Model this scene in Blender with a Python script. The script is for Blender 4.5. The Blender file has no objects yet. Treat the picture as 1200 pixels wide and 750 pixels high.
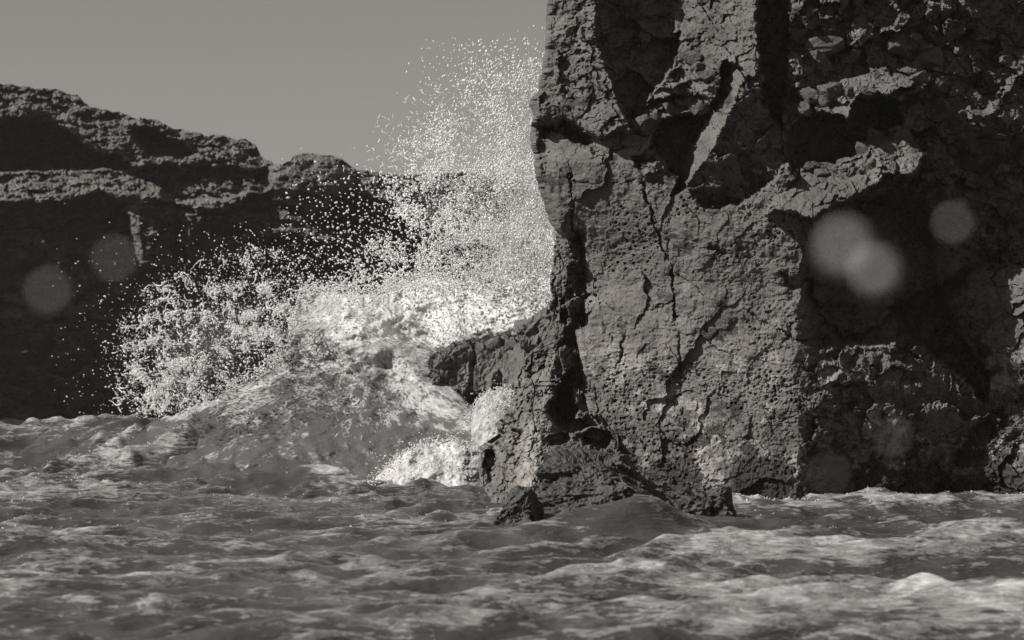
import bpy, bmesh, math, random
import numpy as np

# ------------------------------------------------------------------ camera, sky, sun, exposure
scene = bpy.context.scene
C = scene.collection
EYE = 1.7            # metres above still water
F = 3400.0           # focal length in photograph pixels (photograph 1200 wide)
HZ = 440.0           # photograph row of the sea horizon

cam_d = bpy.data.cameras.new("camera")
cam = bpy.data.objects.new("camera", cam_d)
C.objects.link(cam)
cam.location = (0, 0, EYE)
cam.rotation_euler = (math.radians(90), 0, 0)
cam_d.sensor_width = 36.0
cam_d.lens = 36.0 * F / 1200.0
cam_d.shift_y = (HZ - 375.0) / 1200.0
cam_d.clip_start = 0.3
cam_d.clip_end = 12000
cam_d.dof.use_dof = True
cam_d.dof.focus_distance = 42.0
cam_d.dof.aperture_fstop = 3.0
scene.camera = cam

SUN_DIR = np.array([-0.75, -0.20, 0.63])          # towards the sun
SUN_DIR = SUN_DIR / np.linalg.norm(SUN_DIR)
TINT = (1.0, 0.945, 0.885)                        # the warm toning of the monochrome print
elev = math.asin(SUN_DIR[2])
azim = math.atan2(SUN_DIR[0], SUN_DIR[1])         # from +Y clockwise

world = bpy.data.worlds.new("World")
scene.world = world
world.use_nodes = True
wn = world.node_tree
bg = wn.nodes["Background"]
sky = wn.nodes.new("ShaderNodeTexSky")
sky.sky_type = 'NISHITA'
sky.sun_disc = False
sky.sun_elevation = elev
sky.sun_rotation = azim
sky.altitude = 0
sky.air_density = 1.0
sky.dust_density = 0.6
bw = wn.nodes.new("ShaderNodeRGBToBW")
mx = wn.nodes.new("ShaderNodeMix"); mx.data_type = 'RGBA'; mx.blend_type = 'MULTIPLY'
mx.inputs[0].default_value = 1.0
mx.inputs[7].default_value = (*TINT, 1)
wn.links.new(sky.outputs[0], bw.inputs[0])
wn.links.new(bw.outputs[0], mx.inputs[6])
wn.links.new(mx.outputs[2], bg.inputs[0])
bg.inputs[1].default_value = 0.05  # sky

sun_d = bpy.data.lights.new("sun", 'SUN')
sun_d.energy = 5.0
sun_d.angle = math.radians(0.5)
sun_d.color = (1.0, 0.945, 0.88)
sun = bpy.data.objects.new("sun", sun_d)
C.objects.link(sun)
from mathutils import Vector
sun.rotation_euler = Vector(-SUN_DIR).to_track_quat('-Z', 'Y').to_euler()
sun.location = (-30, 0, 40)

scene.view_settings.view_transform = 'Standard'
scene.view_settings.look = 'None'
scene.view_settings.exposure = 0.26
scene.view_settings.gamma = 1.0
scene.view_settings.use_curve_mapping = False
scene.cycles.max_bounces = 8
scene.cycles.diffuse_bounces = 4
scene.cycles.glossy_bounces = 3
scene.cycles.volume_bounces = 3
scene.cycles.caustics_reflective = False
scene.cycles.caustics_refractive = False

rng = np.random.default_rng(7)
random.seed(7)

# ------------------------------------------------------------------ numpy noise
def _h(ix, iy, s):
    x = (ix.astype(np.int64) * 374761393 + iy.astype(np.int64) * 668265263 + s * 1442695041) & 0xFFFFFFFF
    x = ((x ^ (x >> 13)) * 1274126177) & 0xFFFFFFFF
    x = ((x ^ (x >> 15)) * 2246822519) & 0xFFFFFFFF
    x = x ^ (x >> 16)
    return (x & 0xFFFFFF).astype(np.float64) / float(0x1000000)

def perlin(x, y, s=0):
    x0 = np.floor(x); y0 = np.floor(y)
    fx = x - x0; fy = y - y0
    u = fx * fx * fx * (fx * (fx * 6 - 15) + 10); v = fy * fy * fy * (fy * (fy * 6 - 15) + 10)
    def g(dx, dy):
        a = _h(x0 + dx, y0 + dy, s) * 2 * np.pi
        return np.cos(a) * (fx - dx) + np.sin(a) * (fy - dy)
    n0 = g(0, 0) * (1 - u) + g(1, 0) * u
    n1 = g(0, 1) * (1 - u) + g(1, 1) * u
    return (n0 * (1 - v) + n1 * v) * 1.5

def fbm(x, y, octv=5, s=0, gain=0.5, lac=2.03):
    t = 0.0; a = 1.0; n = 0.0
    for i in range(octv):
        t = t + a * perlin(x, y, s + i * 17); n += a
        x = x * lac + 3.7; y = y * lac - 1.9; a *= gain
    return t / n * 1.6

def ridged(x, y, octv=5, s=0, gain=0.5):
    t = 0.0; a = 1.0; n = 0.0
    for i in range(octv):
        t = t + a * (1 - np.abs(perlin(x, y, s + i * 17)) * 1.6); n += a
        x = x * 2.05 + 5.1; y = y * 2.05 + 2.3; a *= gain
    return t / n

def voronoi(x, y, s=0):
    x0 = np.floor(x); y0 = np.floor(y)
    f1 = np.full(x.shape, 9.0); f2 = np.full(x.shape, 9.0)
    cx = np.zeros(x.shape); cy = np.zeros(x.shape); dx = np.zeros(x.shape); dy = np.zeros(x.shape)
    for i in (-1, 0, 1):
        for j in (-1, 0, 1):
            ax = x0 + i; ay = y0 + j
            ex = ax + 0.1 + 0.8 * _h(ax, ay, s) - x; ey = ay + 0.1 + 0.8 * _h(ax, ay, s + 1) - y
            d = ex * ex + ey * ey
            c = d < f1
            f2 = np.where(c, f1, np.minimum(f2, d))
            f1 = np.where(c, d, f1)
            cx = np.where(c, ax, cx); cy = np.where(c, ay, cy); dx = np.where(c, -ex, dx); dy = np.where(c, -ey, dy)
    return np.sqrt(f1), np.sqrt(f2), cx, cy, dx, dy

def facets(x, y, s=0, tilt=1.0, step=0.6):
    """broken rock: every cell a tilted facet of its own"""
    f1, f2, cx, cy, dx, dy = voronoi(x, y, s)
    h = tilt * ((_h(cx, cy, s + 5) - .5) * 2 * dx + (_h(cx, cy, s + 6) - .5) * 2 * dy) + step * (_h(cx, cy, s + 7) - .5)
    edge = f2 - f1
    return h, edge

def sstep(a, b, x):
    t = np.clip((x - a) / (b - a), 0, 1)
    return t * t * (3 - 2 * t)

def seg_dist(U, V, pts):
    d = np.full(U.shape, 1e9)
    for (a, b), (c, e) in zip(pts[:-1], pts[1:]):
        wx, wy = c - a, e - b
        t = np.clip(((U - a) * wx + (V - b) * wy) / (wx * wx + wy * wy + 1e-9), 0, 1)
        d = np.minimum(d, np.hypot(U - a - t * wx, V - b - t * wy))
    return d

def poly_sd(U, V, poly):
    """signed distance, positive inside"""
    d = seg_dist(U, V, list(poly) + [poly[0]])
    ins = np.zeros(U.shape, bool)
    n = len(poly)
    for i in range(n):
        x1, y1 = poly[i]; x2, y2 = poly[(i + 1) % n]
        if y1 == y2: continue
        c = (y1 > V) != (y2 > V)
        ins ^= c & (U < (x2 - x1) * (V - y1) / (y2 - y1) + x1)
    return np.where(ins, d, -d)

def plane_fit(pts):
    A = np.array([[p[0], p[1], 1] for p in pts], float); b = np.array([p[2] for p in pts], float)
    return np.linalg.lstsq(A, b, rcond=None)[0]

def interp(x, pts):
    p = np.array(pts, float)
    return np.interp(x, p[:, 0], p[:, 1])

def world_pt(u, v, d):
    return np.stack([(u - 600.0) / F * d, d + 0 * u, EYE + (HZ - v) / F * d], -1)

# ------------------------------------------------------------------ mesh helpers
def mesh_from(name, co, quads=None, tris=None, smooth=True, attrs=None):
    me = bpy.data.meshes.new(name)
    co = np.ascontiguousarray(co, np.float32).reshape(-1, 3)
    me.vertices.add(len(co)); me.vertices.foreach_set('co', co.ravel())
    loops = []; starts = []; n = 0
    for arr in (quads, tris):
        if arr is None or len(arr) == 0: continue
        arr = np.asarray(arr, np.int32); k = arr.shape[1]
        loops.append(arr.ravel()); starts.append(n + np.arange(len(arr)) * k); n += arr.size
    loops = np.concatenate(loops); starts = np.concatenate(starts)
    me.loops.add(len(loops)); me.loops.foreach_set('vertex_index', loops)
    me.polygons.add(len(starts)); me.polygons.foreach_set('loop_start', starts.astype(np.int32))
    me.update(calc_edges=True)
    me.polygons.foreach_set('use_smooth', np.full(len(starts), bool(smooth)))
    for k, a in (attrs or {}).items():
        at = me.attributes.new(k, 'FLOAT', 'POINT')
        at.data.foreach_set('value', np.ascontiguousarray(a, np.float32).ravel())
    me.validate()
    return me

def grid_quads(r, c):
    i = np.arange(r * c).reshape(r, c)
    return np.stack([i[:-1, :-1], i[:-1, 1:], i[1:, 1:], i[1:, :-1]], -1).reshape(-1, 4)

def link(name, me, mat, parent=None):
    o = bpy.data.objects.new(name, me)
    if me is not None and mat is not None and len(me.materials) == 0: me.materials.append(mat)
    C.objects.link(o)
    if parent is not None: o.parent = parent
    return o

def tag(o, label=None, cat=None, group=None, kind=None):
    if label: o['label'] = label
    if cat: o['category'] = cat
    if group: o['group'] = group
    if kind: o['kind'] = kind
    return o

def empty(name, loc=(0, 0, 0)):
    o = bpy.data.objects.new(name, None); C.objects.link(o); o.location = loc
    return o

def grid_obj(name, P, mat, parent=None, attrs=None, smooth=False, base=(0, 0, 0)):
    r, c = P.shape[:2]
    return link(name, mesh_from(name, P.reshape(-1, 3) - np.array(base), quads=grid_quads(r, c), smooth=smooth, attrs=attrs), mat, parent)

# ------------------------------------------------------------------ materials
def nt(name):
    m = bpy.data.materials.new(name); m.use_nodes = True
    t = m.node_tree; b = t.nodes['Principled BSDF']
    return m, t, b
def N(t, typ, **kw):
    n = t.nodes.new(typ)
    for k, v in kw.items(): setattr(n, k, v)
    return n
def math_n(t, op, a, b=None, clamp=False):
    n = t.nodes.new('ShaderNodeMath'); n.operation = op; n.use_clamp = clamp
    for i, x in enumerate((a, b)):
        if x is None: continue
        if isinstance(x, (int, float)): n.inputs[i].default_value = x
        else: t.links.new(x, n.inputs[i])
    return n.outputs[0]
def noise_n(t, vec, scale, detail=6, rough=0.6, dist=0.0):
    n = t.nodes.new('ShaderNodeTexNoise')
    n.inputs['Scale'].default_value = scale; n.inputs['Detail'].default_value = detail
    n.inputs['Roughness'].default_value = rough; n.inputs['Distortion'].default_value = dist
    t.links.new(vec, n.inputs['Vector'])
    return n.outputs['Fac']
def ramp_n(t, fac, stops):
    n = t.nodes.new('ShaderNodeValToRGB'); e = n.color_ramp.elements
    while len(e) < len(stops): e.new(0.5)
    for i, (p, c) in enumerate(stops):
        e[i].position = p; e[i].color = (c, c, c, 1)
    t.links.new(fac, n.inputs[0])
    return n.outputs[0]
def mapping_n(t, vec, scale):
    n = t.nodes.new('ShaderNodeMapping'); n.inputs['Scale'].default_value = scale
    t.links.new(vec, n.inputs[0]); return n.outputs[0]

def rock_material(name, base, fine, bump, wet=0.0, attr=True):
    """dark volcanic rock: grain, pits, stains; 'tone' = pale crusts / dark weed / other tone changes painted per vertex"""
    m, t, b = nt(name)
    tc = N(t, 'ShaderNodeNewGeometry').outputs['Position']
    n1 = noise_n(t, tc, fine * 0.35, 6, 0.62)
    n2 = noise_n(t, tc, fine * 3.0, 5, 0.7)
    c1 = ramp_n(t, n1, [(0.30, 0.72), (0.55, 1.0), (0.75, 1.28)])
    c2 = ramp_n(t, n2, [(0.30, 0.55), (0.52, 1.0), (0.72, 1.4)])
    f = math_n(t, 'MULTIPLY', c1, c2)
    if attr:
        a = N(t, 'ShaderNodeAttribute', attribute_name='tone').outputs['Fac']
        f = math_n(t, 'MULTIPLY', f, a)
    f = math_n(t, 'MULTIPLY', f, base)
    cb = N(t, 'ShaderNodeCombineColor')
    for i, w in enumerate((1.03, .985, .94)): t.links.new(math_n(t, 'MULTIPLY', f, w), cb.inputs[i])
    t.links.new(cb.outputs[0], b.inputs['Base Color'])
    b.inputs['Roughness'].default_value = 0.82 - wet * 0.35
    b.inputs['Specular IOR Level'].default_value = 0.35 + wet * 0.3
    hgt = math_n(t, 'ADD', noise_n(t, tc, fine * 1.4, 8, 0.72), math_n(t, 'MULTIPLY', n2, 0.5))
    bp = N(t, 'ShaderNodeBump'); bp.inputs['Strength'].default_value = 1.0; bp.inputs['Distance'].default_value = bump
    t.links.new(hgt, bp.inputs['Height']); t.links.new(bp.outputs[0], b.inputs['Normal'])
    return m

M_CLIFF = rock_material('basalt', 0.11, 9.0, 0.014)
M_BLOCK = rock_material('broken_basalt', 0.10, 14.0, 0.03, attr=False)
M_WETROCK = rock_material('wet_basalt', 0.055, 11.0, 0.02, wet=0.7, attr=False)
M_HEAD = rock_material('far_basalt', 0.125, 2.6, 0.10)

def water_material(name, dark=0.05, foam_scale=(1.0, 1.0, 1.0), foam_bias=0.0, rough=0.12, bump=0.05, bscale=2.2, foam_alb=0.66, lines=.16, flow=False, stops=((0.42, 0.0), (0.60, 0.38), (0.78, 0.55), (1.0, 1.0)), con=1.35, det=9, rgh=0.70, dst=2.2):
    m, t, b = nt(name)
    pos = N(t, 'ShaderNodeNewGeometry').outputs['Position']
    fa = N(t, 'ShaderNodeAttribute', attribute_name='foam').outputs['Fac']
    if flow:
        cx = N(t, 'ShaderNodeCombineXYZ')
        for i, nm in enumerate(('flow_along', 'flow_across')):
            t.links.new(N(t, 'ShaderNodeAttribute', attribute_name=nm).outputs['Fac'], cx.inputs[i])
        mp = mapping_n(t, cx.outputs[0], foam_scale)
    else:
        mp = mapping_n(t, pos, foam_scale)
    n1 = noise_n(t, mp, 2.6, det, rgh, dst)
    n2 = noise_n(t, mp, 13.0, 6, rgh, dst * .5)
    v = math_n(t, 'ADD', math_n(t, 'MULTIPLY', n1, 0.75), math_n(t, 'MULTIPLY', n2, 0.45))
    v = math_n(t, 'SUBTRACT', math_n(t, 'MULTIPLY', v, con), .6 * con - .5)
    for sc_, am in ((1.3, lines), (4.5, lines * .8)):
        ln = noise_n(t, mp, sc_, 4, 0.55, 1.6)
        ln = math_n(t, 'SUBTRACT', 1.0, math_n(t, 'ABSOLUTE', math_n(t, 'SUBTRACT', math_n(t, 'MULTIPLY', ln, 2.0), 1.0)))
        v = math_n(t, 'ADD', v, math_n(t, 'MULTIPLY', math_n(t, 'POWER', ln, 14.0), am))
    k = math_n(t, 'ADD', v, math_n(t, 'SUBTRACT', fa, 0.5 - foam_bias))
    msk = ramp_n(t, k, stops)
    alb = math_n(t, 'ADD', dark, math_n(t, 'MULTIPLY', msk, foam_alb))
    cb = N(t, 'ShaderNodeCombineColor')
    for i in range(3): t.links.new(alb, cb.inputs[i])
    t.links.new(cb.outputs[0], b.inputs['Base Color'])
    t.links.new(math_n(t, 'ADD', rough, math_n(t, 'MULTIPLY', msk, 0.5)), b.inputs['Roughness'])
    b.inputs['IOR'].default_value = 1.33
    hb = math_n(t, 'ADD', noise_n(t, mp, bscale, 8, 0.66, 0.8), math_n(t, 'MULTIPLY', n2, 0.3))
    bp = N(t, 'ShaderNodeBump'); bp.inputs['Strength'].default_value = 1.0; bp.inputs['Distance'].default_value = bump
    t.links.new(hb, bp.inputs['Height']); t.links.new(bp.outputs[0], b.inputs['Normal'])
    return m

M_SEA = water_material('sea_water', 0.065, (0.62, 0.75, 3.6), -0.02, rough=.05, bump=.05, bscale=5.0, foam_alb=.60, det=5, rgh=.55, dst=.9, con=1.15, lines=.17,  # pale foam lines, also painted into the colour in place of glints
                       stops=((0.44, 0.0), (0.53, 0.24), (0.70, 0.42), (1.0, 1.0)))
M_WAVE = water_material('wave_water', 0.09, (0.55, 2.2, 1.0), 0.0, rough=0.16, bump=0.03, bscale=3.0, foam_alb=0.64, lines=.16, flow=True, det=7, rgh=.62, dst=.7)
M_FOAM = water_material('foam', 0.16, (1.0, 1.0, 1.0), 0.0, rough=0.3, bump=0.02, bscale=6.0, foam_alb=0.6, lines=.1)

def spray_material():
    m, t, b = nt('spray')
    b.inputs['Base Color'].default_value = (0.95, 0.95, 0.95, 1)
    b.inputs['Roughness'].default_value = 0.35
    out = t.nodes['Material Output']
    tr = N(t, 'ShaderNodeBsdfTranslucent'); tr.inputs[0].default_value = (0.9, 0.9, 0.9, 1)
    ms = N(t, 'ShaderNodeMixShader'); ms.inputs[0].default_value = 0.35
    t.links.new(b.outputs[0], ms.inputs[1]); t.links.new(tr.outputs[0], ms.inputs[2]); t.links.new(ms.outputs[0], out.inputs[0])
    return m
M_SPRAY = spray_material()

# ------------------------------------------------------------------ sea
def build_sea():
    uf = np.linspace(-90, 1290, 500)
    lo = 600 - np.geomspace(690, 9000, 26)[1:][::-1]; hi = 600 + np.geomspace(690, 9000, 26)[1:]
    us = np.concatenate([lo, uf, hi])
    ds = np.concatenate([np.geomspace(5, 15, 40)[:-1], np.geomspace(15, 75, 600), np.geomspace(75, 9000, 120)[1:]])
    U, D = np.meshgrid(us, ds)
    X = (U - 600) / F * D; Y = D.copy(); Z = np.zeros_like(X)
    fade = sstep(600, 90, D)
    r = np.random.default_rng(11)
    dX = np.zeros_like(X); dY = np.zeros_like(X); crest = np.zeros_like(X)
    wx = X + 0.5 * fbm(X * .25, Y * .25, 2, 91); wy = Y + 0.5 * fbm(X * .25 + 9, Y * .25, 2, 92)
    nW = 64
    for i in range(nW):
        lam = 0.5 * (9.0 / 0.5) ** (r.random())
        k = 2 * np.pi / lam
        th = math.radians(-75) + r.normal() * 0.75
        a = 0.0100 * lam ** 0.86 * (0.6 + 0.8 * r.random()) * (1.15 if lam < 1.3 else 1.15 * (1.3 / lam) ** .9)
        ph = k * (wx * math.cos(th) + wy * math.sin(th)) + r.random() * 6.28
        s, c = np.sin(ph), np.cos(ph)
        Z += a * c; q = 0.55
        dX -= q * a * math.cos(th) * s; dY -= q * a * math.sin(th) * s
    # chop with sharp little crests
    rd = ridged(X * .9 + .3 * Z, Y * .55, 4, 40, .5)
    Z += 0.10 * (rd - .6) * 1.3 * (0.5 + 0.5 * sstep(-.3, .5, fbm(X * .2, Y * .12, 2, 77)))
    def ridge(u0, d0, h, su, sd, tilt=0.0, sharp=1.0):
        e = np.hypot((U - u0) / su, (D - d0 - tilt * (U - u0)) / sd)
        return h * np.exp(-np.abs(e) ** (2 * sharp) * 0.7)
    amp_d = np.interp(D, [18, 30, 36, 42, 60], [.9, .85, .9, 1.25, 1.3])
    Z = (Z - Z[60:600].mean()) * amp_d
    dX *= amp_d; dY *= amp_d
    sw = 0
    sw = sw + ridge(90, 55, .62, 150, 3.4)                      # far crest under the headland
    sw = sw + ridge(300, 51, .72, 190, 4.2)                     # swell that feeds the breaking wave
    sw = sw + ridge(215, 47.5, .34, 34, 1.0, 0, .8)             # peaked wavelet
    sw = sw + ridge(130, 47.5, .25, 50, 1.0, 0, .8)
    sw = sw + ridge(330, 46, .25, 60, 1.2, 0, .8)
    sw = sw + ridge(90, 27.5, .20, 75, .9)                      # lump at the left, near
    sw = sw + ridge(290, 32, .12, 80, 1.0)
    sw = sw + ridge(700, 30.0, .22, 70, .7)                     # glassy wave before the boulders
    sw = sw + ridge(765, 30.6, .30, 42, .6, .004)
    sw = sw + ridge(845, 30.6, .12, 50, .6, .004)
    sw = sw + ridge(935, 22.0, .11, 75, .4)              # breaking lip at the lower right
    sw = sw + ridge(1090, 22.8, .04, 140, .5)
    sw = sw + ridge(1160, 30, .14, 60, .7)
    sw = sw + ridge(760, 25.6, .13, 60, .4, -.002, .8)
    Z += sw
    ch = ridged(X * .42 + .35 * fbm(X * .3, Y * .3, 2, 98), Y * .34, 3, 97, .45)
    Z += .42 * (ch - .62) * sstep(38, 43, D) * sstep(62, 54, D) * sstep(560, 440, U)
    calm = 1 - 0.15 * np.exp(-((D - 31) / 2.2) ** 2) * sstep(600, 650, U) * sstep(840, 780, U)
    Z = sw + (Z - sw) * calm * fade
    Z = np.where(D > 600, 0, Z)
    X = X + dX * fade; Y = Y + dY * fade
    # foam on the water
    st = fbm(X * 1.1 + .8 * fbm(X * .4, Y * .4, 2, 5), Y * .5, 5, 60, .6)
    big = fbm(X * .16, Y * .10, 3, 33)
    cr = np.clip((Z - sw) / .10, -1.2, 1.6)
    foam = 0.27 + 0.13 * cr + 0.15 * st + 0.10 * big
    near = sstep(34, 25, D)
    foam += 0.03 * near + 0.05 * near * sstep(500, 900, U)
    foam += (0.22 * ridge(940, 21.7, 1, 95, .3) + 0.16 * ridge(1090, 22.6, 1, 140, .35) + .22 * ridge(760, 25.2, 1, 70, .5) + .2 * ridge(1160, 29.5, 1, 50, .5)) * (.5 + 1.4 * sstep(-.3, .5, fbm(X * 3.2, Y * 1.2 + Z * 6, 4, 58, .62)))
    foam -= 0.12 * ridge(690, 29.6, 1, 100, .8)
    foam += 0.35 * ridge(785, 30.9, 1, 40, .5)
    foam += 0.35 * ridge(470, 45, 1, 110, 1.8) + .18 * ridge(90, 28, 1, 60, 1.2)
    wl = np.interp(U.ravel(), [640, 800, 860, 935, 1090, 1300], [34.2, 34.6, 37.6, 38.2, 39.0, 38.4]).reshape(U.shape)
    foam += .42 * np.exp(-((D - wl) / .7) ** 2) * sstep(640, 700, U) * (.4 + .9 * sstep(-.2, .3, fbm(U * .03, D * .8, 3, 72)))
    foam = np.where(D > 75, .15, foam)
    me_P = np.stack([X, Y, Z], -1)
    o = grid_obj('sea', me_P, M_SEA, attrs={'foam': foam}, smooth=True)
    tag(o, kind='structure')
    rr = np.random.default_rng(19)                               # flecks of foam and bubbles riding on the water
    w = np.exp(11 * (foam + .10 * fbm(X * .5, Y * .25, 3, 83))) * (U > -60) * (U < 1260) * (D > 31) * (D < 54) * D
    w = np.clip(w, 0, np.quantile(w, .995)); w /= w.sum()
    k = rr.choice(w.size, 4500, p=w.ravel())
    Pk = me_P.reshape(-1, 3)[k] + np.stack([rr.normal(size=len(k)) * .03, rr.normal(size=len(k)) * .05, rr.uniform(0, .012, len(k))], -1)
    FLECKS.append((o, Pk, (.004 + .011 * rr.random(len(k)) ** 4) * (Pk[:, 1] / 40) ** .3))
    return o
FLECKS = []
build_sea()

# ------------------------------------------------------------------ headland (far)
def build_headland():
    top = [(-140, 85), (-40, 92), (46, 104), (58, 103), (72, 106), (78, 110), (92, 112), (98, 119), (105, 125), (125, 129), (140, 131), (155, 137), (165, 139), (185, 140),
           (195, 147), (205, 151), (220, 153), (240, 158), (262, 158), (268, 162), (290, 164), (300, 170), (306, 183), (325, 193), (333, 192), (345, 182), (360, 179),
           (375, 181), (398, 184), (408, 192), (416, 199), (440, 201), (450, 204), (480, 205), (560, 201), (600, 209), (700, 216), (800, 214)]
    cols, rows = 570, 260
    us = np.linspace(-140, 800, cols)
    tl = interp(us, top) + 1.8 * fbm(us * .11, us * 0, 4, 3) + .8 * (facets(us * .12, us * 0, 8)[0])
    t = np.linspace(0, 1, rows)[:, None]
    U = np.repeat(us[None], rows, 0)
    V = tl[None] + (505 - tl[None]) * t
    Uw = U + 12 * fbm(U * .02, V * .03, 6, 21, .65); Vw = V + 11 * fbm(U * .02, V * .03, 6, 22, .65)
    D = np.full(U.shape, 108.0)
    # upper slopes lie back
    D += np.clip(250 - Vw, 0, 200) * 0.055
    D += np.clip(215 - Vw, 0, 200) * 0.02
    D -= np.clip(Vw - 300, 0, 200) * -0.004
    def lay(poly, pts, w=4):
        nonlocal D
        m = sstep(-w, w, poly_sd(U + (Uw - U) * min(1, w / 4.5), V + (Vw - V) * min(1, w / 4.5), poly)) if w > 2.6 else sstep(-w, w, poly_sd(U, V, poly)); a = plane_fit(pts)
        D = D * (1 - m) + (a[0] * U + a[1] * V + a[2]) * m
    # shadowed hollow under the left summit, facing right
    lay([(-160, 135), (60, 142), (95, 165), (150, 190), (160, 198), (60, 203), (-160, 208)], [(-60, 140, 118), (46, 205, 118.5), (160, 198, 121)], 5)
    lay([(150, 150), (185, 155), (230, 175), (215, 188), (170, 185)], [(150, 150, 117.0), (230, 175, 117.4), (190, 188, 115.4)], 4)
    # terrace with pale broken edge
    lay([(-160, 208), (60, 203), (160, 197), (240, 190), (260, 205), (180, 222), (110, 230), (40, 236), (-160, 240)],
        [(-60, 206, 114.5), (60, 235, 110.2), (200, 200, 113.6)], 4)
    lay([(185, 212), (260, 195), (330, 205), (310, 225), (230, 240), (195, 238)], [(190, 215, 112.8), (230, 240, 110.4), (320, 205, 112.4)], 4)
    # overhung dark wall below
    lay([(-160, 236), (40, 236), (110, 228), (150, 236), (200, 238), (240, 250), (330, 262), (420, 300), (460, 340), (460, 505), (-160, 505)],
        [(-60, 240, 111.0), (60, 500, 111.3), (300, 400, 112.8)], 4)
    # standing blocks with a lit left side
    lay([(149, 240), (165, 238), (200, 240), (207, 246), (203, 310), (166, 312), (158, 290)], [(165, 240, 109.2), (200, 240, 109.9), (165, 310, 109.4)], 2.5)
    lay([(148, 240), (160, 238), (168, 300), (165, 312), (158, 300)], [(148, 240, 111.0), (162, 240, 109.2), (166, 305, 109.2), (156, 300, 111)], 2)
    lay([(206, 246), (222, 250), (300, 252), (310, 300), (222, 305), (216, 290)], [(222, 250, 109.2), (300, 250, 110.6), (222, 300, 109.4)], 2.5)
    lay([(206, 246), (220, 250), (225, 285), (218, 292)], [(206, 246, 110.9), (222, 250, 109.0), (222, 290, 109.1), (213, 285, 110.8)], 2)
    # mid ledges to the right
    lay([(255, 250), (300, 228), (360, 222), (400, 228), (405, 240), (350, 262), (300, 270)], [(255, 252, 109.6), (300, 228, 112.5), (400, 232, 111.2), (340, 265, 109.2)], 5)
    lay([(290, 262), (340, 258), (420, 252), (480, 258), (470, 280), (390, 275), (310, 280)], [(290, 265, 109.2), (420, 250, 110.8), (380, 280, 108.8)], 4)
    lay([(400, 232), (440, 232), (445, 250), (405, 250)], [(400, 240, 109.6), (440, 235, 110.2), (420, 250, 109.2)], 3)
    # rounded knob: left half lit
    e = ((Uw - 362) / 52) ** 2 + ((Vw - 212) / 36) ** 2
    D -= 5.0 * np.sqrt(np.clip(1 - e, 0, 1)) * sstep(.0, .35, 1 - e)
    kn = 1 - .65 * sstep(1.3, .8, e) * sstep(150, 175, V)
    D += (U - 150) * .0085
    # rock grain: beds, then facets
    beds = ridged(U * .008 + 2, Vw * .055, 4, 61, .55)
    D -= 0.55 * (beds - .6)
    h, _ = facets((U + 8 * fbm(U * .03, V * .05, 3, 5)) * .035, (V + 5 * fbm(U * .03, V * .05, 3, 6)) * .075, 3)
    D -= (.75 + .4 * sstep(250, 330, Vw)) * h * kn
    h, e2 = facets((U + 4 * fbm(U * .08, V * .1, 3, 7)) * .10, (V + 3 * fbm(U * .08, V * .1, 3, 8)) * .17, 13)
    up = sstep(330, 230, Vw)
    D -= (.24 + .22 * up) * h * kn
    D += .25 * up * sstep(.12, 0, e2)
    D -= (.15 + .35 * up) * fbm(U * .06, V * .13, 6, 71, .62)
    h, _ = facets(U * .3, V * .4, 23)
    D -= (.05 + .12 * up) * h
    tone = 1.0 + .30 * fbm(U * .02, V * .04, 4, 44)
    tone *= .8 + .2 * sstep(470, 260, V)                       # rock toned darker towards the bottom
    P = world_pt(U, V, D)
    # plateau behind the skyline
    back = []
    for k, dd in enumerate((0.6, 2, 5, 11, 25)):
        q = P[0].copy(); q[:, 1] += dd; q[:, 2] -= 0.25 * dd * (0.6 if k < 2 else .35) ; back.append(q)
    P = np.concatenate([np.array(back)[::-1], P], 0)
    tone = np.concatenate([np.repeat(tone[:1], 5, 0), tone], 0)
    o = grid_obj('rock_headland', P, M_HEAD, attrs={'tone': tone})
    tag(o, 'dark layered rock headland with a rounded knob on its skyline, behind the spray', 'headland')
build_headland()

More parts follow.
